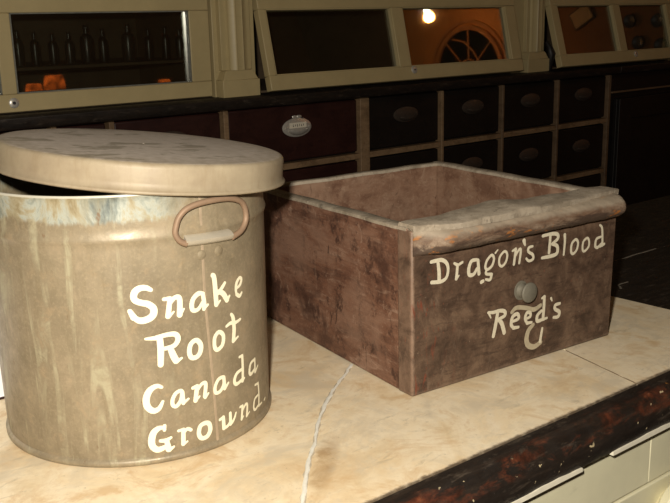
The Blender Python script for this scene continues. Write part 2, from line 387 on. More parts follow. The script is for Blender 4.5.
# ---- lettering traced as brush strokes: (closed, [(angle deg | x mm, height mm, half width mm)])
CAN_TEXT = {
 'Snake': [
(0,[(-103.83,138.9,1.57),(-105.51,140.8,2.08),(-107.66,141.0,2.33),(-109.45,138.9,2.5),(-110.18,135.4,2.42),(-109.71,132.1,2.34),(-107.64,129.9,2.35),(-105.3,128.4,2.45),(-103.38,124.7,2.55),(-103.64,119.7,2.65),(-105.72,116.8,2.64),(-108.58,116.3,2.45),(-110.84,119.5,1.92)]),
(0,[(-110.64,119.0,2.44),(-111.95,124.3,1.74)]),
(0,[(-99.26,130.5,1.42),(-96.99,130.4,1.7)]),
(0,[(-96.99,130.4,1.79),(-98.13,116.9,2.07)]),
(0,[(-96.88,127.0,1.44),(-95.15,130.4,1.81),(-93.32,129.0,2.01),(-93.63,116.5,2.21)]),
(0,[(-93.25,116.4,1.11),(-91.83,120.6,0.74)]),
(0,[(-97.69,116.4,1.08),(-95.87,119.7,0.73)]),
(0,[(-83.42,129.3,1.37),(-85.6,130.0,1.92),(-87.83,126.7,1.89),(-88.59,121.8,1.89),(-88.11,117.9,1.71),(-85.97,117.9,1.54),(-83.83,122.7,1.37)]),
(0,[(-83.63,129.2,1.56),(-83.23,121.5,1.77),(-83.47,117.0,1.57)]),
(0,[(-83.34,117.7,1.38),(-81.66,119.6,1.0)]),
(0,[(-78.76,141.7,1.81),(-78.01,138.0,2.04),(-77.62,117.9,2.07)]),
(0,[(-77.46,117.4,1.14),(-75.71,120.0,0.84)]),
(0,[(-76.61,126.0,1.25),(-74.49,129.8,1.59),(-72.89,132.9,1.29)]),
(0,[(-76.15,127.5,1.88),(-74.02,124.8,2.14),(-72.15,118.8,2.19)]),
(0,[(-72.03,118.5,1.32),(-70.74,121.4,1.0)]),
(0,[(-66.37,125.3,1.18),(-64.15,127.0,1.33),(-63.06,130.9,1.35),(-64.28,132.8,1.33),(-66.23,129.6,1.53),(-66.84,124.5,1.4),(-66.53,120.0,1.06)]),
(0,[(-66.52,120.5,1.53),(-64.67,118.2,1.57),(-63.24,120.2,0.99)]),
 ],
 'Root': [
(0,[(-106.98,101.7,1.06),(-103.36,101.4,1.79)]),
(0,[(-103.35,101.7,1.61),(-99.25,102.7,1.81),(-95.8,102.0,2.02),(-94.86,97.7,2.03),(-96.56,93.3,1.84),(-100.06,92.2,1.63)]),
(0,[(-101.82,100.5,2.33),(-101.79,91.1,2.44),(-102.21,80.0,2.18)]),
(0,[(-98.03,91.2,2.2),(-97.06,85.2,2.58),(-96.16,81.0,2.51)]),
(0,[(-95.8,80.4,1.49),(-93.92,82.3,0.94)]),
(1,[(-87.6,93.9,1.93),(-85.81,89.9,1.96),(-85.98,84.2,1.96),(-87.66,80.5,1.95),(-89.93,81.0,1.92),(-90.68,85.9,1.9),(-89.85,91.8,1.91)]),
(1,[(-77.0,95.3,1.69),(-74.91,91.3,1.73),(-75.5,84.2,1.72),(-78.14,81.3,1.68),(-79.45,84.5,1.66),(-79.11,92.1,1.66)]),
(0,[(-70.13,106.0,1.36),(-69.13,102.3,1.84),(-68.83,93.2,1.97),(-69.55,83.7,1.85)]),
(0,[(-69.42,83.4,1.39),(-66.72,85.5,0.96)]),
(0,[(-72.99,97.8,1.21),(-70.82,99.1,1.46),(-67.67,98.0,1.41),(-64.9,99.0,1.22)]),
 ],
 'Canada': [
(0,[(-102.47,62.0,1.28),(-104.33,63.5,1.83),(-106.91,61.0,2.36),(-108.47,55.2,2.55),(-108.41,48.3,2.56),(-106.39,44.0,2.39),(-104.07,45.1,1.85),(-102.41,50.4,1.11)]),
(1,[(-95.0,56.2,1.52),(-97.1,55.1,1.5),(-98.59,50.4,1.5),(-98.64,46.0,1.5),(-97.31,44.4,1.51),(-95.51,48.1,1.52),(-94.78,52.7,1.52)]),
(0,[(-94.55,55.0,1.52),(-94.36,45.8,1.63)]),
(0,[(-94.36,45.8,1.24),(-92.26,48.3,0.96)]),
(0,[(-90.14,56.2,1.36),(-88.32,56.9,1.57)]),
(0,[(-88.33,56.7,1.77),(-89.3,45.4,1.87)]),
(0,[(-88.45,52.8,1.18),(-86.48,57.2,1.39),(-84.55,57.0,1.61),(-85.19,46.6,1.62)]),
(0,[(-85.0,45.5,1.21),(-83.49,48.4,0.82)]),
(0,[(-89.03,45.5,1.08),(-87.5,47.9,0.79)]),
(1,[(-76.3,57.5,1.52),(-78.52,56.7,1.49),(-80.2,51.7,1.47),(-80.11,46.8,1.47),(-78.04,46.4,1.5),(-76.0,50.6,1.53),(-75.72,56.0,1.53)]),
(0,[(-75.69,57.0,1.53),(-75.46,47.5,1.65)]),
(0,[(-75.47,47.1,1.32),(-73.41,51.0,0.9)]),
(0,[(-66.34,68.1,1.09),(-64.44,68.1,1.37)]),
(0,[(-64.45,67.9,1.37),(-64.47,56.7,1.51),(-64.79,46.6,1.51)]),
(0,[(-65.36,56.8,1.36),(-68.47,55.3,1.54),(-70.0,50.2,1.64),(-68.81,46.6,1.55),(-65.39,48.1,1.37)]),
(0,[(-65.43,46.9,1.24),(-63.58,48.3,0.89)]),
(0,[(-55.39,58.5,1.18),(-58.56,57.2,1.38),(-59.82,51.3,1.49),(-58.87,48.1,1.52),(-55.71,49.9,1.32)]),
(0,[(-55.05,58.8,1.19),(-55.14,47.4,1.34)]),
(0,[(-54.92,47.2,1.2),(-52.39,50.9,0.95)]),
 ],
 'Ground': [
(0,[(-102.69,29.0,1.31),(-104.77,29.0,2.05),(-106.87,25.8,2.51),(-107.82,19.6,2.61),(-107.46,14.5,2.52),(-105.62,11.5,2.44),(-102.78,12.7,1.89)]),
(0,[(-102.41,30.5,1.31),(-102.58,26.8,1.31)]),
(0,[(-104.36,18.5,1.41),(-102.36,18.1,1.7),(-100.28,19.7,1.14)]),
(0,[(-101.93,17.0,1.89),(-101.45,10.3,2.37)]),
(0,[(-101.24,9.4,1.52),(-99.4,11.7,0.96)]),
(0,[(-97.07,23.9,1.15),(-95.11,24.1,1.35)]),
(0,[(-95.11,24.0,1.64),(-95.49,12.2,1.75)]),
(0,[(-95.41,11.8,1.16),(-93.76,13.5,0.78)]),
(0,[(-94.89,21.6,1.16),(-93.48,23.9,1.36),(-92.02,22.2,1.37)]),
(1,[(-85.65,24.5,1.84),(-87.96,23.0,1.81),(-88.72,17.1,1.81),(-87.62,12.8,1.82),(-85.18,12.8,1.85),(-83.6,17.1,1.87),(-83.88,22.6,1.86)]),
(0,[(-78.69,22.9,1.19),(-76.93,23.7,1.43)]),
(0,[(-76.93,23.7,1.65),(-76.83,14.4,1.77)]),
(0,[(-76.71,14.1,1.33),(-74.62,15.1,1.36),(-73.08,17.6,1.49)]),
(0,[(-73.14,24.6,1.49),(-73.14,15.6,1.61)]),
(0,[(-73.15,15.1,1.38),(-71.27,17.8,1.17),(-69.83,22.8,0.83)]),
(0,[(-67.2,25.6,0.98),(-65.62,25.7,1.13)]),
(0,[(-65.62,25.6,1.26),(-66.53,14.4,1.25)]),
(0,[(-65.75,21.5,1.01),(-63.56,25.1,1.17),(-62.31,23.6,1.19),(-63.03,14.6,1.18)]),
(0,[(-62.95,14.6,0.92),(-60.9,16.6,0.68)]),
(0,[(-66.53,14.2,0.87),(-65.26,16.2,0.63)]),
(0,[(-55.46,36.0,1.04),(-52.52,35.5,1.11)]),
(0,[(-52.52,35.5,1.27),(-52.13,26.1,1.29),(-52.56,15.2,1.28)]),
(0,[(-53.17,25.3,1.1),(-56.22,24.0,1.18),(-57.41,17.8,1.16),(-56.13,14.6,1.19),(-52.77,16.4,1.11)]),
(0,[(-52.56,15.2,1.12),(-49.25,15.3,0.87)]),
(0,[(-46.0,15.1,1.15),(-44.45,15.7,1.01)]),
 ],
}
BOX_TEXT = {
 'Dragon': [
(0,[(21.47,121.2,1.82),(27.15,121.3,2.07),(33.99,120.8,2.09),(39.26,117.0,1.98),(40.98,110.7,1.74),(38.95,104.0,1.74),(32.74,101.5,1.98),(22.06,102.6,1.96)]),
(0,[(29.21,119.2,1.83),(30.49,110.4,2.21),(30.52,103.3,2.22)]),
(0,[(48.19,115.4,1.38),(51.73,113.4,1.76)]),
(0,[(57.79,114.8,1.39),(52.16,112.9,1.51)]),
(0,[(51.87,113.2,1.76),(51.38,106.7,1.76),(50.61,100.8,1.89)]),
(0,[(50.89,100.7,1.26),(53.69,103.2,0.89)]),
(0,[(75.05,114.2,1.67),(68.54,113.9,2.05),(65.48,107.5,2.17),(66.3,101.6,2.18),(71.66,101.4,1.94),(75.21,105.8,1.68)]),
(0,[(76.52,113.4,1.94),(77.95,100.6,2.08)]),
(1,[(93.36,115.5,1.57),(87.52,111.3,1.57),(85.74,105.2,1.57),(88.76,102.8,1.58),(94.06,105.5,1.58),(96.28,111.8,1.58)]),
(0,[(86.99,102.2,1.44),(86.77,99.0,1.57),(93.36,97.4,1.72)]),
(0,[(93.81,97.3,1.72),(91.69,92.5,1.72),(86.44,93.8,1.31)]),
(0,[(81.0,92.2,2.09),(83.06,92.7,1.97)]),
(0,[(97.95,116.8,1.19),(100.89,119.2,0.79)]),
(1,[(108.38,116.1,1.47),(103.5,111.8,1.46),(103.07,105.6,1.46),(106.49,102.7,1.47),(111.27,105.9,1.48),(113.08,111.9,1.48),(111.43,115.6,1.47)]),
(0,[(119.88,115.2,1.35),(123.86,116.4,1.63)]),
(0,[(124.03,115.8,1.76),(121.87,102.0,1.77)]),
(0,[(123.18,109.1,1.22),(127.95,114.8,1.5),(130.48,113.9,1.64),(128.88,102.0,1.51)]),
(0,[(134.38,122.7,2.46),(134.92,120.9,2.05),(135.97,118.1,1.23)]),
(0,[(146.05,115.4,1.39),(140.99,114.8,1.66),(140.66,111.1,1.66),(146.55,107.1,1.67),(147.05,102.8,1.67),(141.5,101.9,1.53),(138.06,104.8,1.38)]),
 ],
 'Blood': [
(0,[(159.87,123.2,1.82),(169.29,123.6,1.98),(179.26,122.1,2.15),(180.82,117.7,2.01),(173.89,113.7,1.71)]),
(0,[(173.08,113.4,1.85),(180.23,109.9,2.16),(179.93,102.8,2.16),(171.2,101.5,2.15),(159.72,101.7,1.7)]),
(0,[(170.2,121.7,1.84),(169.03,105.4,2.0)]),
(0,[(190.24,119.8,2.03),(190.78,113.2,1.74),(189.82,100.0,1.46)]),
(1,[(206.48,112.6,1.62),(201.03,109.2,1.62),(200.28,101.5,1.62),(203.36,98.6,1.63),(208.33,102.0,1.63),(209.82,108.8,1.63)]),
(1,[(222.88,111.5,1.5),(217.48,108.4,1.49),(216.91,100.9,1.5),(219.86,98.6,1.5),(225.6,102.3,1.51),(225.9,108.3,1.51)]),
(0,[(241.31,121.9,1.37),(244.85,117.7,1.53),(246.48,100.2,1.7)]),
(0,[(243.63,109.6,1.38),(236.91,108.2,1.68),(235.61,101.3,1.83),(238.99,99.0,1.69)]),
(0,[(238.99,99.0,1.69),(245.56,102.8,1.69)]),
(0,[(242.88,99.9,1.69),(249.29,101.3,1.55)]),
 ],
 'Reeds': [
(0,[(90.58,61.0,1.56),(97.32,59.9,1.89),(105.34,59.9,2.06),(111.71,57.7,2.24),(111.47,53.6,2.08),(102.88,51.7,1.75)]),
(0,[(102.37,57.5,2.22),(100.31,47.7,2.38),(97.57,36.4,2.23)]),
(0,[(103.79,51.5,2.07),(108.06,46.8,2.56),(111.6,37.0,2.58)]),
(0,[(91.31,60.1,1.41),(93.9,55.2,0.79)]),
(0,[(121.56,45.6,1.62),(130.0,47.0,1.96),(128.72,51.9,2.12),(122.49,50.6,2.27),(120.53,43.4,2.27),(123.62,39.0,1.8)]),
(0,[(123.62,39.0,2.12),(130.31,38.4,1.64)]),
(0,[(139.43,44.6,1.49),(145.79,45.8,1.83),(145.64,49.5,1.99),(141.08,50.4,1.98),(139.03,45.1,1.98),(141.87,39.9,1.66)]),
(0,[(141.87,39.9,1.99),(147.95,39.5,1.51)]),
(0,[(161.53,61.2,1.51),(164.57,62.0,2.19)]),
(0,[(164.6,61.5,2.02),(164.34,50.5,2.2),(163.63,40.7,2.21)]),
(0,[(160.96,48.4,1.86),(155.73,44.9,2.19),(155.59,39.3,2.19),(160.99,39.1,2.03)]),
(0,[(163.32,39.1,1.87),(169.12,39.6,1.37)]),
(0,[(174.05,58.8,1.53),(175.36,56.0,1.02)]),
(0,[(186.87,50.9,1.73),(180.56,50.4,2.06),(180.16,46.6,2.07),(186.33,42.3,2.26),(184.98,37.7,2.08),(178.61,38.2,1.73)]),
(0,[(162.95,30.1,1.7),(160.42,17.3,2.05)]),
 ],
 'Ghost': [
(0,[(121.25,55.0,2.26),(127.2,58.3,2.44),(139.37,55.8,2.47),(150.85,51.8,2.67),(159.92,54.2,2.36)]),
(0,[(150.55,36.4,2.35),(144.45,32.0,3.01),(141.92,24.0,3.35),(144.29,17.1,3.36),(152.48,13.4,3.06),(161.64,16.1,2.74)]),
 ],
}
FLASH, PENDANT, AMB = 40.0, 5.5, .035

# ------------------------------------------------------------------ measured layout
CAM = Vector((-0.4696, -0.5983, 0.3253 + Z0)); YAW, PITCH, ROLL, FPX = 0.58044, 0.24783, -0.02461, 909.08
WALL_A, COUNTER_A = 0.10221, 0.08561
def rad(d): return math.radians(d)

# ------------------------------------------------------------------ the room
WO = (CAM.x, CAM.y, 0)
def room(name, a, b, mat):
    o = quick(name, a, b, mat, None, 0); o.location = WO; o.rotation_euler[2] = WALL_A; o['kind'] = 'structure'; return o
S_END = 4.6
room('floor', (-2.2,-2.6,-.05), (S_END,1.9,0), M['floor'])
room('ceiling', (-2.2,-2.6,3.45), (S_END,1.9,3.5), M['ceil'])
room('wall_back', (-2.2,1.9,0), (S_END,2.0,3.45), M['wall'])
room('wall_right', (S_END,-1.62,0), (S_END+.1,-.42,3.45), M['orange_wall'])
room('wall_right_back', (S_END,-.42,0), (S_END+.1,2.0,3.45), M['dimmed_wall'])  # same end wall, coloured darker to imitate lamplight fading away
room('wall_right_front', (S_END,-2.7,0), (S_END+.1,-1.62,3.45), M['dark_reflected'])  # end wall coloured dark here so the pane opposite mirrors darkness
room('wall_front', (-2.2,-2.7,0), (S_END,-2.6,3.45), M['dark_reflected'])  # unseen wall, added dark for its reflection in the panes

# street door and round-headed fanlight in the end wall, at the far right of the room
FT, FZ, FR = -1.073, 1.194+Z0, .277
dr = empty('door_1', WO, WALL_A); dr['kind'] = 'structure'
m = MB(); m.box((S_END-.03,FT-.36,.0), (S_END-.002,FT+.36,FZ-.07)); m.build('door_leaf', M['orange_trim'], dr, bevel=.003)
for i, (a, b) in enumerate(((-.29,-.03),(.03,.29))):
    for z0, z1 in ((.2,.9),(1.02,1.9)):
        quick('door_panel', (S_END-.042,FT+a,z0), (S_END-.028,FT+b,z1), M['orange_trim'], dr, .006)
m = MB(); m.lathe([(.0,0),(.012,.0),(.012,.02),(.026,.03),(.028,.045),(.018,.058),(.001,.06)], lambda p: (S_END-.03-p[2], FT+.32+p[0], 1.0+p[1]), 20, False, True)
m.build('door_handle', M['bronze'], dr)
fl = empty('window_1', WO, WALL_A); fl['kind'] = 'structure'
def ring_yz(mb, r0, r1, x0, x1, a0=0, a1=2*PI, n=64):
    full = abs(a1-a0-2*PI) < 1e-6
    rr = []
    for k in range(n + (0 if full else 1)):
        a = a0+(a1-a0)*k/n; c, s_ = math.cos(a), math.sin(a)
        rr.append([(x, FT+r*c, FZ+r*s_) for x, r in ((x0,r0),(x0,r1),(x1,r1),(x1,r0))])
    if full: mb.rings(rr+[rr[0]], cap=False)
    else: mb.rings(rr)
m = MB(); ring_yz(m, FR, FR+.028, S_END-.03, S_END-.001); ring_yz(m, FR+.045, FR+.062, S_END-.022, S_END-.001); m.build('window_frame', M['orange_trim'], fl)
m = MB(); m.lathe([(FR,0),(FR,.008)], lambda p: (S_END-.012+p[2], FT+p[0], FZ+p[1]), 64); m.build('window_pane', M['night'], fl)
m = MB()
for k in range(8):
    a = rad(22.5+45*k); m.tube([(S_END-.014, FT+.085*math.cos(a), FZ+.085*math.sin(a)), (S_END-.014, FT+FR*math.cos(a), FZ+FR*math.sin(a))], .0055, 8)
ring_yz(m, .08, .09, S_END-.018, S_END-.008)
m.tube([(S_END-.016, FT-.045, FZ+.262), (S_END-.016, FT+.045, FZ+.20), (S_END-.016, FT+.092, FZ+.11), (S_END-.016, FT+.11, FZ+.03)], .006, 8)
m.build('glazing_bar', M['orange_trim'], fl)
# plates and prints on the end wall (seen as reflections in the propped-open panes)
def on_end(o): o.location = WO; o.rotation_euler[2] = WALL_A; return o
for i, (t, z, ph) in enumerate(((.20,1.09,'upper left'),(.345,1.0,'upper right'),(.19,.96,'lower left'),(.30,.875,'lower right'))):
    m = MB(); m.lathe([(.001,.012),(.022,.012),(.036,.02),(.038,.018),(.03,.004),(.001,.002)], lambda p: (S_END-p[2], t+p[0], z+Z0+p[1]), 32, True, True)
    tag(on_end(m.build('wall_plate', M['plate'])), f'{ph} of four small dark round plates hung on the orange end wall', 'plate', 'round plates on the end wall')
pf = empty('picture_frame', WO, WALL_A); tag(pf, 'tan print in a slim frame on the orange end wall, above the bluish card', 'picture')
quick('frame', (S_END-.014,-.13,1.235+Z0), (S_END-.001,.02,1.345+Z0), M['bronze'], pf, .002)
quick('print', (S_END-.016,-.12,1.245+Z0), (S_END-.0135,.01,1.335+Z0), M['frame_art'], pf, 0)

# pendant lamp that lights the end wall
pl = empty('pendant_lamp', WO, WALL_A); tag(pl, 'bare glowing bulb on a thin cord below the ceiling near the end wall', 'lamp')
LS, LT, LZ = 4.0, -.728, 1.479+Z0
m = MB(); m.tube([(LS,LT,LZ+.10),(LS,LT,3.45)], .004, 8); m.build('cord', M['iron'], pl)
m = MB(); m.lathe([(.001,.045),(.017,.05),(.02,.09),(.012,.11),(.001,.112)], lambda p: (LS+p[0],LT+p[1],LZ+p[2]), 20); m.build('socket', M['bronze'], pl)
m = MB(); m.lathe([(.001,-.032),(.007,-.027),(.012,-.016),(.0135,0),(.0125,.017),(.011,.036),(.010,.05)], lambda p: (LS+p[0],LT+p[1],LZ+p[2]), 24); m.build('bulb', M['bulb'], pl)

# added console table, its lamps standing in for orange glow in the left pane
ct = empty('console_table', WO, WALL_A); tag(ct, 'long dark console table along the open side, added to carry the stand-in amber lamps', 'table')
quick('table_top', (1.5,-1.85,Z0-.13), (2.9,-1.45,Z0-.10), M['black_wood'], ct, .004)
for s_ in (1.55,2.82):
    for t in (-1.82,-1.50): quick('leg', (s_,t,0), (s_+.035,t+.035,Z0-.13), M['black_wood'], ct, .003)
for i, (s_, k, lb) in enumerate(((1.80,.80,'added amber glow stand-in lamp at the near end of the console table'),(1.910,1.0,'added amber glow stand-in lamp beside its twin on the console table'),(2.55,.7,'small added amber glow stand-in lamp standing alone on the console table'))):
    lm = empty('stand_in_lamp', (0,0,0)); lm.parent = None; lm.location = WO; lm.rotation_euler[2] = WALL_A; tag(lm, lb, 'lamp', 'stand-in amber lamps on the console table')
    b0 = Z0-.10
    f = lambda p: (s_+p[0]*k, -1.6+p[1]*k, b0+p[2]*k)
    m = MB(); m.lathe([(.001,0),(.035,0),(.033,.01),(.008,.018),(.007,.12),(.001,.12)], f, 20); m.build('base', M['bronze'], lm)
    m = MB(); m.lathe([(.056,.10),(.055,.12),(.054,.15),(.047,.185),(.043,.190),(.041,.188),(.045,.183),(.052,.15),(.053,.12),(.054,.10)], f, 28, False, False); m.build('stand_in_shade', M['amber'], lm)

# ------------------------------------------------------------------ bank of drawers along the back wall
db = empty('drawer_cabinet', WO, WALL_A)
tag(db, 'long dark bank of small drawers with pale rails along the back wall', 'cabinet')
SL, SR = .02, 2.221
quick('carcass', (SL,1.514,.0), (SR,1.90,Z0+.165), M['ebony'], db, .002)
quick('plinth', (SL,1.495,0), (SR,1.514,.10), M['ebony'], db, .002)
def ledge_prof(t0): return [(t0,Z0+.168),(t0-.004,Z0+.176),(t0-.004,Z0+.186),(t0+.002,Z0+.190),(1.90,Z0+.190),(1.90,Z0+.165),(t0+.012,Z0+.165)]
m = MB(); m.extrude_x(ledge_prof(1.470), SL, 2.2215); m.build('top_ledge', M['black_wood'], db, bevel=.001)
COLS = [SL+.012, .609, .715, .953, 1.308, 1.55, 1.765, 1.985, 2.214]
WID = [.012,.010,.010,.011,.026,.0075,.0075,.0085,.011]
RZ = [.165, .0386, -.1025, -.243, -.385, -.527, -.669]
for c, w in zip(COLS, WID):
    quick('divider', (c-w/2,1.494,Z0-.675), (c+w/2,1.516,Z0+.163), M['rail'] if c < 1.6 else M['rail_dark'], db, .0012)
for z in RZ[1:]:
    m = MB()
    for (c0, w0), (c1, w1) in zip(zip(COLS, WID), zip(COLS[1:], WID[1:])):
        m.box((c0+w0/2-.0005,1.496,Z0+z-.0062), (c1-w1/2+.0005,1.516,Z0+z+.0062))
    m.build('rail', M['rail'], db, bevel=.001)
def drawer(ci, ri):
    s0, s1 = COLS[ci]+WID[ci]/2+.003, COLS[ci+1]-WID[ci+1]/2-.003
    z1, z0 = Z0+RZ[ri]-.010+(.006 if ri == 0 else 0), Z0+RZ[ri+1]+.010
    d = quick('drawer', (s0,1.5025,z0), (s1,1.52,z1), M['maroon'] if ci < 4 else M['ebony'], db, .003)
    return d, (s0+s1)/2, z0+(z1-z0)*.58
def cup_pull(parent, s_, z, mat, scale=1.0, label=True, crown=True):
    """oval label plate with a crown on top and a half-round cup below"""
    m = MB(); a, b = (.037 if crown else .039)*scale, (.0195 if crown else .0175)*scale; T = 1.5025
    mats = [mat, M['paper'], M['ink']]
    m.lathe([(1.0,0),(1.0,.0016),(.9,.003),(.001,.003)], lambda p: (s_+a*p[0], T-p[2], z+b*p[1]), 32)
    # crown of two leaves
    for k in (-1,1) if crown else ():
        m.lathe([(.001,-.004),(.004,-.003),(.0052,0),(.004,.003),(.001,.0042)], lambda p: (s_+k*.0058+p[0]*1.3, T-.002-p[1]*.35, z+b+.0022+p[2]*.8), 12)
    for k in (-1,1):
        m.lathe([(.0024,0),(.0024,.001),(.001,.0016)], lambda p: (s_+k*a*.80+p[0], T-.003-p[2], z+p[1]), 10)
    # hooded cup
    rr = []
    for i in range(9):
        ph = PI/2*i/8
        rr.append([(s_+a*.66*math.cos(PI*k/12), T-.003-.012*math.sin(ph)*math.sin(PI*k/12)**.5 if 0<k<12 else T-.003, z-.004-b*.62*(math.cos(ph))*math.sin(PI*k/12)) for k in range(13)])
    R = [[m.bm.verts.new(p) for p in r] for r in rr]
    for q, w in zip(R, R[1:]):
        for k in range(12): m.face([q[k], q[k+1], w[k+1], w[k]])
    if label:
        m.mi = 1; m.box((s_-a*.55,T-.0036,z-.001), (s_+a*.62,T-.0028,z+b*.52))
        m.mi = 2
        for k, (w, h) in enumerate(((.0022,.0052),(.0018,.0045),(.0026,.0050),(.0018,.0052),(.0024,.0045),(.0016,.005))):
            x = s_-a*.32+k*.0052
            m.box((x,T-.0039,z+.002), (x+w*.45,T-.0035,z+.002+h)); m.box((x,T-.0039,z+.002+(h*.4 if k % 2 else 0)), (x+w,T-.0035,z+.0033+(h*.4 if k % 2 else 0)))
    return m.build('label_pull', mats, parent, smooth=40)
for ci in range(8):
    for ri in range(2):
        d, sc, zc = drawer(ci, ri)
        if (ci, ri) == (1, 0) or (ci, ri) == (1, 1): continue
        if ci == 3 and ri == 0: cup_pull(d, 1.128, Z0+.116, M['silver'], 1.0)
        else: cup_pull(d, sc+(.004 if ci >= 4 else 0), zc+.004 if ri == 0 else zc, M['bronze'], .98, False, False)
for ci in range(8):
    for ri in range(2, 6): drawer(ci, ri)

cb = empty('cupboard', WO, WALL_A); tag(cb, 'black panelled cupboard at the right end of the drawer bank', 'cupboard')
quick('carcass', (2.223,1.510,0), (3.30,1.90,Z0+.165), M['ebony'], cb, .002)
m = MB(); m.extrude_x(ledge_prof(1.470), 2.2225, 3.35); m.build('top_ledge', M['black_wood'], cb, bevel=.001)
quick('top_board', (2.225,1.498,Z0+.112), (3.30,1.512,Z0+.164), M['ebony'], cb, .002)
quick('bead_strip', (2.225,1.493,Z0+.112), (3.30,1.500,Z0+.117), M['rail_dark'], cb, .001)
for s0, s1 in ((2.26,2.72),(2.74,3.20)):
    d = quick('door', (s0,1.500,.12), (s1,1.514,Z0+.095), M['ebony'], cb, .002)
    for a, b in ((s0,s0+.06),(s1-.06,s1)): quick('stile', (a,1.490,.12), (b,1.501,Z0+.095), M['ebony'], d, .002)
    for a, b in ((.12,.22),(Z0+.035,Z0+.095)): quick('door_rail', (s0+.06,1.491,a), (s1-.06,1.501,b), M['ebony'], d, .002)

# ------------------------------------------------------------------ cream glazed cabinet standing on the drawer bank
gc = empty('glazed_cabinet', WO, WALL_A)
tag(gc, 'cream glass-fronted wall cabinet with pilasters above the dark drawers', 'cabinet')
GB, GT = Z0+.190, Z0+.50
m = MB(); m.box((SL,1.86,GB), (3.30,1.88,GT)); m.box((SL,1.522,GB), (3.30,1.86,GB+.004)); m.box((SL,1.522,GT-.015), (3.30,1.86,GT)); m.box((SL,1.522,GB), (SL+.015,1.86,GT)); m.box((3.285,1.522,GB), (3.30,1.86,GT))
for s_ in (.975, 1.86, 2.62): m.box((s_-.008,1.522,GB+.004), (s_+.008,1.86,GT-.015))
m.build('carcass', M['inside'], gc)
quick('shelf', (SL+.016,1.60,Z0+.254), (.966,1.86,Z0+.260), M['inside'], gc, .001)
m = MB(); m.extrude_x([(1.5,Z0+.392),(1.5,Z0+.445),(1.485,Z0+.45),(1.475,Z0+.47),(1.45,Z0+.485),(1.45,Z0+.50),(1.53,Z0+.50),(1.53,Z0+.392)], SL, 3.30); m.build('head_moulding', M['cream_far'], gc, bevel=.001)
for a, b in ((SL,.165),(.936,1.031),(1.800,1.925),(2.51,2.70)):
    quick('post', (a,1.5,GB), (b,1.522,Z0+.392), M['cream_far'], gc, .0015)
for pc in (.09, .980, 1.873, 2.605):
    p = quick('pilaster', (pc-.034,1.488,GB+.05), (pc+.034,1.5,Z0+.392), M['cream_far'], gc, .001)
    m = MB(); hw = .042
    m.box((pc-hw,1.474,GB), (pc+hw,1.5,GB+.032))
    m.rings([[(pc-w,t,z),(pc+w,t,z),(pc+w,1.5,z),(pc-w,1.5,z)] for w, t, z in ((hw-.002,1.475,GB+.032),(hw-.004,1.476,GB+.035),(.033,1.479,GB+.046),(.029,1.481,GB+.050))])
    m.build('base', M['cream_far'], p, bevel=.001)
    m = MB(); rr = []
    N = 60
    prof = []
    for k in range(N+1):
        a = PI+PI*k/N; fl_ = abs(math.sin(5*(a-PI)))**.6
        r = .0250 - .0026*fl_
        prof.append((pc+r*math.cos(a), 1.492+r*.75*math.sin(a)))
    prof += [(pc+.0250,1.5),(pc-.0250,1.5)]
    m.rings([[(x,y,z) for x, y in prof] for z in (GB+.050, Z0+.392)]); m.build('shaft', M['cream_far'], p, smooth=30)

def sash(s0, s1, panes, phi, knob, bevels):
    """top-hung glazed door; local z runs down from the hinge at z = .392"""
    o = empty('sash_door', (0,1.5,Z0+.392)); o.parent = gc; o.rotation_euler[0] = phi
    Zb, zb, zt = -.199, -.170, -.041
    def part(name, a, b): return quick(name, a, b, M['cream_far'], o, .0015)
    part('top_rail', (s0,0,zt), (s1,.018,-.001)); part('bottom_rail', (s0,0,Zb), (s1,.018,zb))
    xs = [s0] + [v for p in panes for v in p] + [s1]
    for a, b in zip(xs[0::2], xs[1::2]): part('stile', (a,.0003,zb), (b,.018,zt))
    for a, b in panes:
        quick('glass_pane', (a-.002,.009,zb-.002), (b+.002,.0115,zt+.002), M['glass'], o, 0)
        m = MB()
        m.box((a,.0018,zb), (a+.0025,.009,zt)); m.box((b-.0025,.0018,zb), (b,.009,zt)); m.box((a,.0018,zb), (b,.009,zb+.002)); m.box((a,.0018,zt-.002), (b,.009,zt))
        m.build('glazing_bead', M['bevel'] if bevels else M['cream_far'], o)
    m = MB(); m.lathe([(.0085,0),(.0085,.0015),(.0065,.003),(.003,.0032),(.0028,.0022),(.001,.002)], lambda p: (knob[0]+p[0],-p[2],knob[1]+p[1]), 20)
    m.build('lock_plate', M['silver'], o)
    m = MB(); m.lathe([(.0026,0),(.0026,.0006),(.001,.0007)], lambda p: (knob[0]+p[0],-.0022-p[2],knob[1]+p[1]), 12); m.build('keyhole', M['ink'], o)
    return o
sash(.180, .930, ((.222,.532),(.5565,.888)), 0.0, (.548,-.184), True)
sash(1.036, 1.793, ((1.053,1.384),(1.417,1.757)), -math.asin(.045/.199), (1.423,-.178), False)
sash(1.930, 2.500, ((1.957,2.196),(2.228,2.458)), -math.asin(.055/.199), (2.262,-.180), False)
# dark turn-catch in the gap beside the second pilaster
m = MB(); m.tube([(1.917,1.487,Z0+.262),(1.919,1.478,Z0+.248),(1.922,1.475,Z0+.232),(1.924,1.478,Z0+.212),(1.926,1.482,Z0+.194)], [.005,.008,.012,.0075,.006], 12)
m.build('catch', M['iron'], gc)

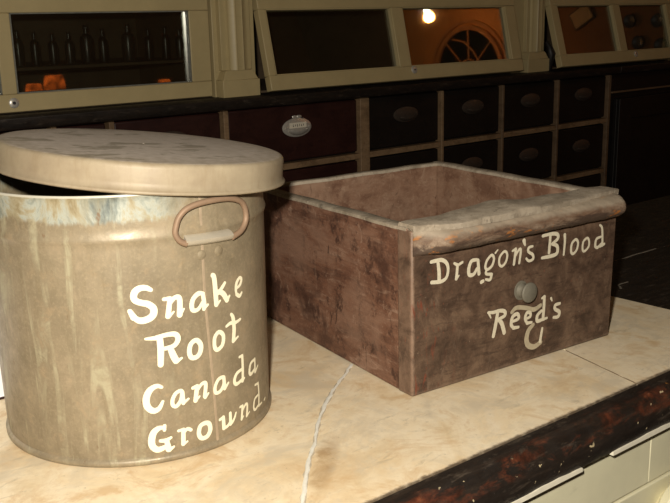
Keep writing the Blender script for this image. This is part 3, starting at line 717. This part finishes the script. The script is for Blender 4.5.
# bottles and jars behind the left pane
def bottle(s_, t, z, h, r, neck, mat, label, grp='bottles on the cabinet shelf'):
    prof = [(.001,0),(r*.96,0),(r,.002),(r,h*.62),(r*.9,h*.70),(neck,h*.78),(neck,h*.90),(neck*1.5,h*.91),(neck*1.5,h*.94),(neck*.8,h*.945),(neck*1.2,h*.97),(neck*1.1,h),(.001,h)]
    m = MB(); m.lathe(prof, lambda p: p, 20); o = m.build('bottle', mat); 
    w = Matrix.Rotation(WALL_A, 4, 'Z') @ Vector((s_, t, 0)); o.location = (CAM.x+w.x, CAM.y+w.y, z)
    return tag(o, label, 'bottle', grp)
BS = [.625,.656,.690,.722,.757,.790,.843,.887,.925,.957]
ordn = ['first','second','third','fourth','fifth','sixth','seventh','eighth','ninth','tenth']
for i, s_ in enumerate(BS):
    fat = i in (4, 6)
    bottle(s_, 1.66, Z0+.2602, (.064,.060,.056,.058,.070,.062,.070,.060,.064,.058)[i], .0125 if fat else .0085, .0042 if fat else .003, M['bottle'] if i % 3 else M['bottle2'],
           f"{ordn[i]} dark bottle from the left on the shelf behind the left glass pane" if not fat else f"{'broad dark bottle near the middle' if i == 4 else 'broad dark bottle right of the middle'} of the shelf behind the left pane")

# ------------------------------------------------------------------ counter with inset marble
CO = empty('counter', (0,0,0), COUNTER_A)
tag(CO, 'cream shop counter with a chipped black wooden edge around the marble', 'counter')
UL, UR, VF, VB = -1.1, 2.1, -.1192, .36
# substrate carries the marble
quick('carcass', (UL,-.128,.08), (UR,VB-.03,Z0-.0205), M['cream'], CO, .002)
quick('plinth', (UL+.02,-.09,0), (UR-.02,VB-.05,.08), M['black_wood'], CO, .002)
m = MB()
jr = lambda v: .3795 - .045*(v-.05)
m.hexa([(jr(VF)+.0012,VF,Z0-.0205),(UR,VF,Z0-.0205),(UR,.149,Z0-.0205),(jr(.149)+.0012,.149,Z0-.0205),(jr(VF)+.0012,VF,Z0-.0004),(UR,VF,Z0-.0004),(UR,.149,Z0-.0004),(jr(.149)+.0012,.149,Z0-.0004)])
m.build('top_board', M['black_wood'], CO, bevel=.0012)
m = MB(); m.hexa([(jr(.15)+.0012,.1505,Z0-.0205),(UR,.1505,Z0-.0205),(UR,VB,Z0-.0205),(jr(VB)+.0012,VB,Z0-.0205),(jr(.15)+.0012,.1505,Z0-.001),(UR,.1505,Z0-.001),(UR,VB,Z0-.001),(jr(VB)+.0012,VB,Z0-.001)])
m.build('top_board', M['black_wood'], CO, bevel=.0012)
quick('back_strip', (UL,.345,Z0-.0205), (jr(VB)-.001,VB,Z0-.0006), M['black_wood'], CO, .0012)
# worn pale seam between the black boards and a curled chip near the marble
# nosing: worn round edge run along the front
random.seed(3)
prof = [(VF-.0006,-.0009),(-.126,-.0012),(-.131,-.0022),(-.1348,-.0048),(-.137,-.0085),(-.1385,-.0125),(-.1415,-.0165),(-.1435,-.021),(-.1440,-.028),(-.1436,-.0345),(-.1425,-.0365),(-.128,-.0365),(-.128,-.0205),(VF-.0006,-.0205)]
WV = {}
def wob(x, y, z):
    q = math.sin(x*47)*.35+math.sin(x*113+1)*.25+math.sin(x*211+z*300)*.2
    k = .0007 if y < -.13 and z > -.0355 else (.0002 if z > -.02 else 0)
    return (x, y+q*k, Z0+z-(abs(q)*.0005 if z > -.01 and y < -.125 else 0))
m = MB(); m.extrude_x(prof, UL, UR, 700, wob); m.build('edge_moulding', M['black_edge'], CO, smooth=50)
# slivers of bare chipped paint along the underside of the edge
for a, b, nm in ((-.20,.058,0),(.100,.60,1)):
    m = MB(); n = 60; rr = []
    for k in range(n+1):
        x = a+(b-a)*k/n; h = .0028+.0010*math.sin(x*90)+.0006*math.sin(x*257); e = min(1, k/2, (n-k)/2); h = max(.0008, h*e) + (.0012*(1-abs(x-.104)/.02) if nm and abs(x-.104) < .02 else 0)
        rr.append([(x,-.1446,Z0-.0362+h*.5),(x,-.1446,Z0-.0388),(x,-.1405,Z0-.0388),(x,-.1405,Z0-.0362+h*.5)])
    m.rings(rr); m.build('chipped_paint', M['cream_chip'], CO)
# cream rail, drawer fronts and knobs below the edge
for a, b in ((UL,-.300),(-.2992,.1765),(.1773,.60),(.6008,UR)): quick('front_rail', (a,-.132,Z0-.0965), (b,-.127,Z0-.0365), M['cream'], CO, .0008)
quick('shadow_gap', (UL,-.1285,Z0-.100), (UR,-.1275,Z0-.0960), M['gap'], CO, 0)
for a, b in ((-1.06,-.30),(-.292,.60),(.608,1.35),(1.358,2.08)):
    d = quick('drawer_front', (a,-.133,Z0-.262), (b,-.127,Z0-.0985), M['cream'], CO, .0015)
    for kx in ((.207,) if a == -.292 else ((a+b)/2,)):
        m = MB(); m.lathe([(.001,.030),(.018,.029),(.027,.024),(.031,.016),(.029,.008),(.020,.003),(.018,0),(.001,0)], lambda p: (kx+p[0],-.1328-p[2],Z0-.134+p[1]*1.1), 40)
        m.build('knob', M['cream'], d)
    quick('door', (a,-.133,.12), (b,-.127,Z0-.270), M['cream'], CO, .0015)

def slab(name, poly, label, origin=True):
    m = MB(); m.prism(poly, -.020, 0.0)
    o = m.build(name, M['marble'], None, bevel=.0003, bseg=1); o.location = (0,0,Z0); o.rotation_euler[2] = COUNTER_A
    return tag(o, label, 'marble slab', 'marble slabs of the counter top')
jx = lambda v: .1688+.233*(v+.1192)
VB2 = .3444
ms = slab('marble_slab', [(UL,VF),(jx(VF)-.0006,VF),(jx(VB2)-.0006,VB2),(UL,VB2)], 'large cream marble slab with a white-filled crack, under the tin can')
ms2 = slab('marble_slab', [(jx(VF)+.0006,VF),(jr(VF),VF),(jr(VB2),VB2),(jx(VB2)+.0006,VB2)], 'smaller cream marble slab right of the thin dark joint, beside the black board')
# crack filler
cr = [(.0072,.0922),(-.004,.0835),(-.015,.0747),(-.030,.0650),(-.0418,.0563),(-.056,.0455),(-.072,.0324),(-.086,.0195),(-.1014,.0041),(-.1145,-.0100),(-.1262,-.0231),(-.141,-.0375),(-.1553,-.0527),(-.1700,-.0700),(-.1863,-.0895),(-.1965,-.104),(-.2050,-.1185)]
def crack_mesh(pts, w, lift, wav, seed, mat, name, parent):
    random.seed(seed); C = catmull([(a, b, 0) for a, b in pts], False, 3)
    L, R = [], []
    for k, (x, y, _) in enumerate(C):
        x2, y2, _ = C[min(k+1, len(C)-1)]; x1, y1, _ = C[max(k-1, 0)]
        d = Vector((x2-x1, y2-y1, 0)).normalized(); n = Vector((-d.y, d.x, 0)); j = random.uniform(-1,1)*wav
        ww = w*random.uniform(.55,1.15)
        L.append(Vector((x,y,0))+n*(ww+j)); R.append(Vector((x,y,0))-n*(ww-j))
    m = MB(); rr = []
    for a, b in zip(L, R):
        c = (a+b)/2
        rr.append([(a.x,a.y,-.0004),(a.x*.7+c.x*.3,a.y*.7+c.y*.3,lift),(b.x*.7+c.x*.3,b.y*.7+c.y*.3,lift),(b.x,b.y,-.0004)])
    m.rings(rr); return m.build(name, mat, parent, smooth=60)
crack_mesh(cr, .0030, .00015, .0004, 15, M['grout_dirt'], 'crack_edge', ms)
crack_mesh(cr, .0019, .0005, .0006, 5, M['grout'], 'crack_filler', ms)
cj = [(jx(v), v) for v in (-.119,-.10,-.08,-.06,-.04,-.0225)]
crack_mesh(cj, .0010, .0002, .0003, 9, M['joint'], 'joint_line', ms2)

zs = Z0-.0004
for nm, pts, w, sd in (('worn_seam', [(.455,.1503),(.50,.1508),(.54,.1500),(.575,.1506),(.62,.1499)], .0012, 4), ('worn_seam', [(.66,.1502),(.72,.1499),(.80,.1504),(.90,.1500)], .0010, 6), ('scratch', [(.415,.068),(.424,.076),(.432,.080),(.446,.079)], .0016, 8), ('scratch', [(.44,.225),(.50,.235),(.56,.232)], .0006, 2), ('scratch', [(.56,.30),(.66,.287),(.74,.292)], .0007, 3), ('scratch', [(.405,.105),(.43,.112)], .0008, 12)):
    o = crack_mesh(pts, w, .0003, w*.6, sd, M['scratch'], nm, CO); o.location.z = zs
# ------------------------------------------------------------------ tin canister
CX, CY, RC, HC, RT, DX, DY = -.2064, .1180, .1114, .2107, .1144, 0.0, 0.0
def crad(z): return RC+(RT-RC)*z/HC
def can_pt(th, z, off=0.0):
    r = crad(z)+off; k = z/HC
    return (DX*k+r*math.cos(th), DY*k+r*math.sin(th), z)
can = empty('tin_canister', (CX,CY,Z0))
tag(can, 'large round khaki tin can lettered in cream, standing on the marble left of the drawer', 'canister')
m = MB()
P = [(RC-.003,.0002),(RC+.0006,.0002),(RC+.0018,.0014),(RC+.0019,.0040),(RC+.0008,.0052),(RC-.0004,.0062),(crad(.012),.012)]
P += [(crad(z), z) for z in (.03,.06,.09,.12,.15,.170)]
P += [(crad(z)+o, z) for z, o in ((.1735,.0002),(.1755,.0010),(.1775,.0016),(.1795,.0010),(.1815,.0002))]
P += [(crad(z), z) for z in (.186,.194,.2050)]
P += [(RT+.0003,.2078),(RT+.0012,.2088),(RT+.0014,.2098),(RT+.0007,HC),(RT-.0006,HC),(RT-.0010,.2094),(RT-.0012,.2),(RC-.0012,.004),(RC-.002,.003)]
m.lathe(P, lambda p: (p[0]+DX*p[2]/HC, p[1]+DY*p[2]/HC, p[2]), 160)
m.build('body', M['tin'], can, smooth=50)
seam = [(-82.5,.204),(-82.6,.15),(-82.6,.1237),(-82.0,.0994),(-80.9,.0577),(-80.0,.006)]
m = MB(); rr = []
for d, z in seam:
    rr.append([can_pt(rad(d+w), z, o) for w, o in ((-.62,-.0002),(-.45,.00022),(.45,.00022),(.62,-.0002))])
m.rings(rr); m.build('seam', M['tin_seam'], can)
HD = [(-90.0,170.6),(-92.46,173.6),(-93.95,179.1),(-93.61,184.5),(-92.19,191.3),(-88.91,196.8),(-82.88,199.4),(-74.21,199.4),(-67.26,196.8),(-62.44,190.9),(-60.99,179.8),(-64.0,171.8),(-69.77,168.2)]
C = catmull([(a, b, 0) for a, b in HD], False, 6)
m = MB(); m.tube([can_pt(rad(a), b/1000, .0042) for a, b, _ in C], .0023, 12); m.build('handle', M['rust_wire'], can, smooth=60)
m = MB(); rr = []
for k in range(17):
    d = -90.4+20.4*k/16; z = .1716-.0024*k/16
    rr.append([can_pt(rad(d), z+dz, o) for dz, o in ((-.0036,-.0003),(-.0033,.0022),(-.0012,.0058),(.0016,.0066),(.0040,.0040),(.0052,.0012),(.0054,-.0003))])
m.rings(rr); m.build('handle_clip', M['tin_bright'], can, smooth=60)
for d, z in ((-75.0,.1593),(-83.1,.1591)):
    m = MB(); m.lathe([(.0040,-.0004),(.0036,.0005),(.0022,.0011),(.001,.0013)], lambda p: can_pt(rad(d)+p[0]/RC, z+p[1], p[2]), 16); m.build('rivet', M['tin'], can)
def can_surf(u, v, lift): return can_pt(rad(u/1.9), v/1000, lift/1000)
for w, st in CAN_TEXT.items():
    m = MB(); brush(m, st, can_surf, 1.9); m.build('painted_word', M['paint'] if w != 'x' else 0, can, smooth=0)

# ------------------------------------------------------------------ lid, ajar on the can
LC, LN, LR, LH = Vector((-.1927,.1108,.2091+Z0)), Vector((.1107,-.0320,1)).normalized(), .1155, .0223
m = MB()
P = [(LR-.0012,.0004),(LR+.0008,-.0004),(LR+.0022,.0004),(LR+.0025,.0014),(LR+.0016,.0026),(LR+.0003,.0034),(LR,.008),(LR,.018),(LR-.0004,LH-.0022),(LR-.0016,LH-.0007),(LR-.0036,LH),(LR-.006,LH+.0001),(LR-.03,LH+.0005),(LR*.4,LH+.0008),(.001,LH+.0009),(.001,LH-.0062),(LR-.014,LH-.0062),(LR-.0125,LH-.003),(LR-.0012,LH-.003)]
m.lathe(P, lambda p: p, 128, False, False)
# join the inner end back to the lip
rim0 = [v for v in m.bm.verts][0:128]; rimN = [v for v in m.bm.verts][-128:]
for i in range(128): m.face([rimN[i], rimN[(i+1) % 128], rim0[(i+1) % 128], rim0[i]])
lid = m.build('canister_lid', M['lid'], None, smooth=55)
lid.location = LC; lid.rotation_euler = Vector((0,0,1)).rotation_difference(LN).to_euler()
tag(lid, 'dusty round tan metal lid lying askew on top of the tin can', 'lid')

# ------------------------------------------------------------------ old wooden drawer
W, D, SH = .2677, .2897, .0147
dw = empty('wooden_drawer', (-.0041,-.0074,Z0), .0159)
tag(dw, 'old open brown wooden drawer with cream lettering, standing on the marble', 'drawer')
def sx(y): return SH*y/D
def panel(name, mat, base, z0, ztops, bevel=.0012, nseg=1):
    """base: four (x, y) corners; ztops four heights"""
    m = MB(); m.hexa([(x,y,z0) for x, y in base]+[(x,y,z) for (x, y), z in zip(base, ztops)])
    return m.build(name, mat, dw, bevel=bevel)
TS, TF = .0125, .020
left = panel('side_panel', M['wood_side'], [(0,.0065),(TS,.0065),(TS+SH,D),(SH,D)], .0012, (.1528,.1528,.1484,.1484))
right = panel('side_panel', M['wood_in'], [(W-TS,.0065),(W,.0065),(W+SH,D),(W-TS+SH,D)], .0012, (.1510,.1510,.1500,.1500))
panel('back_panel', M['wood_in'], [(TS+SH+.0002,D-.010),(W-TS+SH-.0002,D-.010),(W-TS+SH-.0002,D),(TS+SH+.0002,D)], .0012, (.1496,)*4)
panel('bottom_panel', M['wood_in'], [(TS,TF),(W-TS,TF),(W-TS+SH,D-.010),(TS+SH,D-.010)], .006, (.012,)*4, .0005)
# worn dusty caps: the pale rubbed top edges of sides and back
def cap(parent, base, z, name='worn_rim', n=40, seed=1):
    random.seed(seed); (a0, a1, b1, b0) = [Vector((*q,0)) for q in base]; m = MB(); rr = []
    for k in range(n+1):
        t = k/n; p = a0.lerp(b0, t); q = a1.lerp(b1, t); zz = z[0]+(z[1]-z[0])*t + .0003*math.sin(k*.5+seed)+random.uniform(-.0001,.0001)
        mid = p.lerp(q, .5); e = (q-p)*.12
        rr.append([(p.x,p.y,zz-.0035),(p.x,p.y,zz-.0008),((p+e).x,(p+e).y,zz),((q-e).x,(q-e).y,zz),(q.x,q.y,zz-.0008),(q.x,q.y,zz-.0035)])
    m.rings(rr); return m.build(name, M['dust_wood'], parent, smooth=60)
cap(left, [(-.0004,.0075),(TS+.0004,.0075),(TS+SH+.0004,D),(SH-.0004,D)], (.1536,.1490), seed=2)
cap(right, [(W-TS-.0004,.02),(W+.0004,.02),(W+SH+.0004,D),(W-TS+SH-.0004,D)], (.1516,.1506), seed=3)
cap([o for o in dw.children if o.name.startswith('back_panel')][0], [(SH+.001,D-.0103),(SH+.001,D+.0003),(W+SH-.001,D+.0003),(W+SH-.001,D-.0103)], (.1500,.1504), seed=4)
# front board
fr = panel('front_panel', M['wood_front'], [(0,0),(W,0),(W,TF),(0,TF)], 0.0006, (.1515,)*4, .0016)
for v in fr.data.vertices:
    if v.co.x > W-.001 and v.co.z < .01: v.co.x -= .0035
# worn top strip with a wavy, chipped inner edge and a split along its front
random.seed(11); m = MB(); rr = []; n = 90
def lerp_tab(x, tab):
    for (x0, y0), (x1, y1) in zip(tab, tab[1:]):
        if x <= x1: return y0+(y1-y0)*max(0, (x-x0))/(x1-x0)
    return tab[-1][1]
YF = [(0,-.001),(.008,-.004),(.022,-.0115),(.055,-.0165),(.10,-.0160),(.157,-.0150),(.215,-.0095),(.262,-.0030),(.27,-.002)]
YI = [(0,.0205),(.024,.0205),(.06,.0235),(.10,.0300),(.118,.0310),(.133,.0270),(.16,.0240),(.21,.0230),(.27,.0225)]
for k in range(n+1):
    t = k/n; x = .0012+(W-.0025-.0012)*t
    yi = lerp_tab(x, YI)+.0005*math.sin(k*.7)
    yf = lerp_tab(x, YF)+.0005*math.sin(k*.37)+random.uniform(-.00015,.00015)
    zt = .1564+.0005*math.sin(k*.33)+.0022*math.exp(-((x-.115)/.03)**2)
    rr.append([(x,yi-.0005,.1505),(x,yi,.1535),(x,yi-.002,zt),(x,yf+.0015,zt),(x,yf,zt-.0008),(x,yf+.0005,.1505)])
m.rings(rr); m.build('top_strip', M['dust_wood'], fr, smooth=50)
# rounded lip moulding under the strip, worn flush at its left end, rounded off at the right
m = MB(); rr = []; n = 110; random.seed(5)
for k in range(n+1):
    t = k/n; x = .0012+(W-.0055-.0012)*t
    g_ = min(1.0, .06+max(0, x-.002)/.030); g_ = g_*g_*(3-2*g_)
    e = 1.0
    if x > W-.015: e = math.sqrt(max(.0, 1-((x-(W-.015))/.0096)**2))
    pr = (.0012+.0188*g_)*(.30+.70*e); zc, zh = .1412, .0122*(.55+.45*e)
    ring = []
    for j in range(15):
        a = -PI/2+PI*j/14
        wv = .0005*math.sin(k*.35+j*.8)+.0003*math.sin(k*.9+j*1.7)
        ring.append((x, -pr*max(0.0, math.cos(a))**.8+wv*g_, zc+zh*math.sin(a)))
    ring += [(x,.006,zc+zh),(x,.006,zc-zh)]
    rr.append(ring)
m.rings(rr); m.build('lip_moulding', M['bead'], fr, smooth=60)
# pewter knob
KX, KZ = .1335, .0745
m = MB(); m.lathe([(.0076,0),(.0072,.0015),(.0058,.0030),(.0052,.0060),(.0060,.0078),(.0090,.0090),(.0098,.0102),(.0097,.0112),(.0086,.0120),(.001,.0124)], lambda p: (KX+p[0], -p[2]+.0004, KZ+p[1]), 36, True, True)
m.build('knob', M['knob'], dw, smooth=50)
m = MB(); m.lathe([(.001,0),(.0088,0),(.0086,.0007),(.0075,.0010)], lambda p: (KX-.001+p[0], -p[2]+.0003, KZ+p[1]*1.1), 24); m.build('knob_plate', M['knob'], dw)
def box_surf(u, v, lift): return (u/1000, -lift/1000, v/1000)
for w, st in BOX_TEXT.items():
    m = MB(); ghost = w == 'Ghost'
    brush(m, [(c_, [(u, v, w_*.88) for u, v, w_ in p_]) for c_, p_ in st], (lambda u, v, l: (u/1000, -(l-.16)/1000, v/1000)) if ghost else box_surf)
    m.build('faded_lettering' if ghost else 'painted_word', M['paint_ghost'] if ghost else M['paint_old'], fr, smooth=0)

# ------------------------------------------------------------------ white carton at the far left
wc = empty('white_carton', (-.395,.235,Z0), COUNTER_A)
tag(wc, 'plain white carton standing on the marble behind the tin can, far left', 'carton')
quick('box_body', (-.06,-.03,.0008), (.098,.05,.105), M['white_card'], wc, .001)
quick('lid_flap', (-.061,-.031,.105), (.099,.051,.109), M['white_card'], wc, .001)
quick('bottom_seam', (-.0605,-.0306,0), (.0985,-.029,.0022), M['maroon'], wc, 0)

# ------------------------------------------------------------------ light
def light(kind, name, loc, energy, col, **kw):
    l = bpy.data.lights.new(name, kind); l.energy = energy; l.color = col
    for k, v in kw.items(): setattr(l, k, v)
    o = bpy.data.objects.new(name, l); COL.objects.link(o); o.location = loc; return o
cp, sp, cy_, sy_ = math.cos(PITCH), math.sin(PITCH), math.cos(YAW), math.sin(YAW)
F = Vector((sy_*cp, cy_*cp, -sp)); R0 = Vector((cy_, -sy_, 0)); U0 = R0.cross(F)
R = math.cos(ROLL)*R0+math.sin(ROLL)*U0; U = -math.sin(ROLL)*R0+math.cos(ROLL)*U0
light('POINT', 'camera_flash', CAM - R*.03 + U*.06 + F*.02, FLASH, (1.0,.93,.80), shadow_soft_size=.012)
wl = Matrix.Rotation(WALL_A, 4, 'Z') @ Vector((LS, LT-.0, 0))
light('POINT', 'pendant_light', (CAM.x+wl.x-.0, CAM.y+wl.y, LZ-.05), PENDANT, (1.0,.40,.09), shadow_soft_size=.03)
w = bpy.data.worlds.new('dim_room'); w.use_nodes = True; SC.world = w
bg = w.node_tree.nodes['Background']; bg.inputs[0].default_value = (1,.72,.42,1); bg.inputs[1].default_value = AMB

# ------------------------------------------------------------------ camera
cam = bpy.data.cameras.new('camera'); co = bpy.data.objects.new('camera', cam); COL.objects.link(co)
cam.sensor_width = 36; cam.sensor_fit = 'HORIZONTAL'; cam.lens = FPX*36/670; cam.clip_start = .01
co.matrix_world = Matrix(((R.x,U.x,-F.x,CAM.x),(R.y,U.y,-F.y,CAM.y),(R.z,U.z,-F.z,CAM.z),(0,0,0,1)))
SC.camera = co
SC.view_settings.view_transform = 'Standard'; SC.view_settings.look = 'None'; SC.view_settings.gamma = 1
SC.view_settings.use_curve_mapping = False; SC.view_settings.exposure = 0
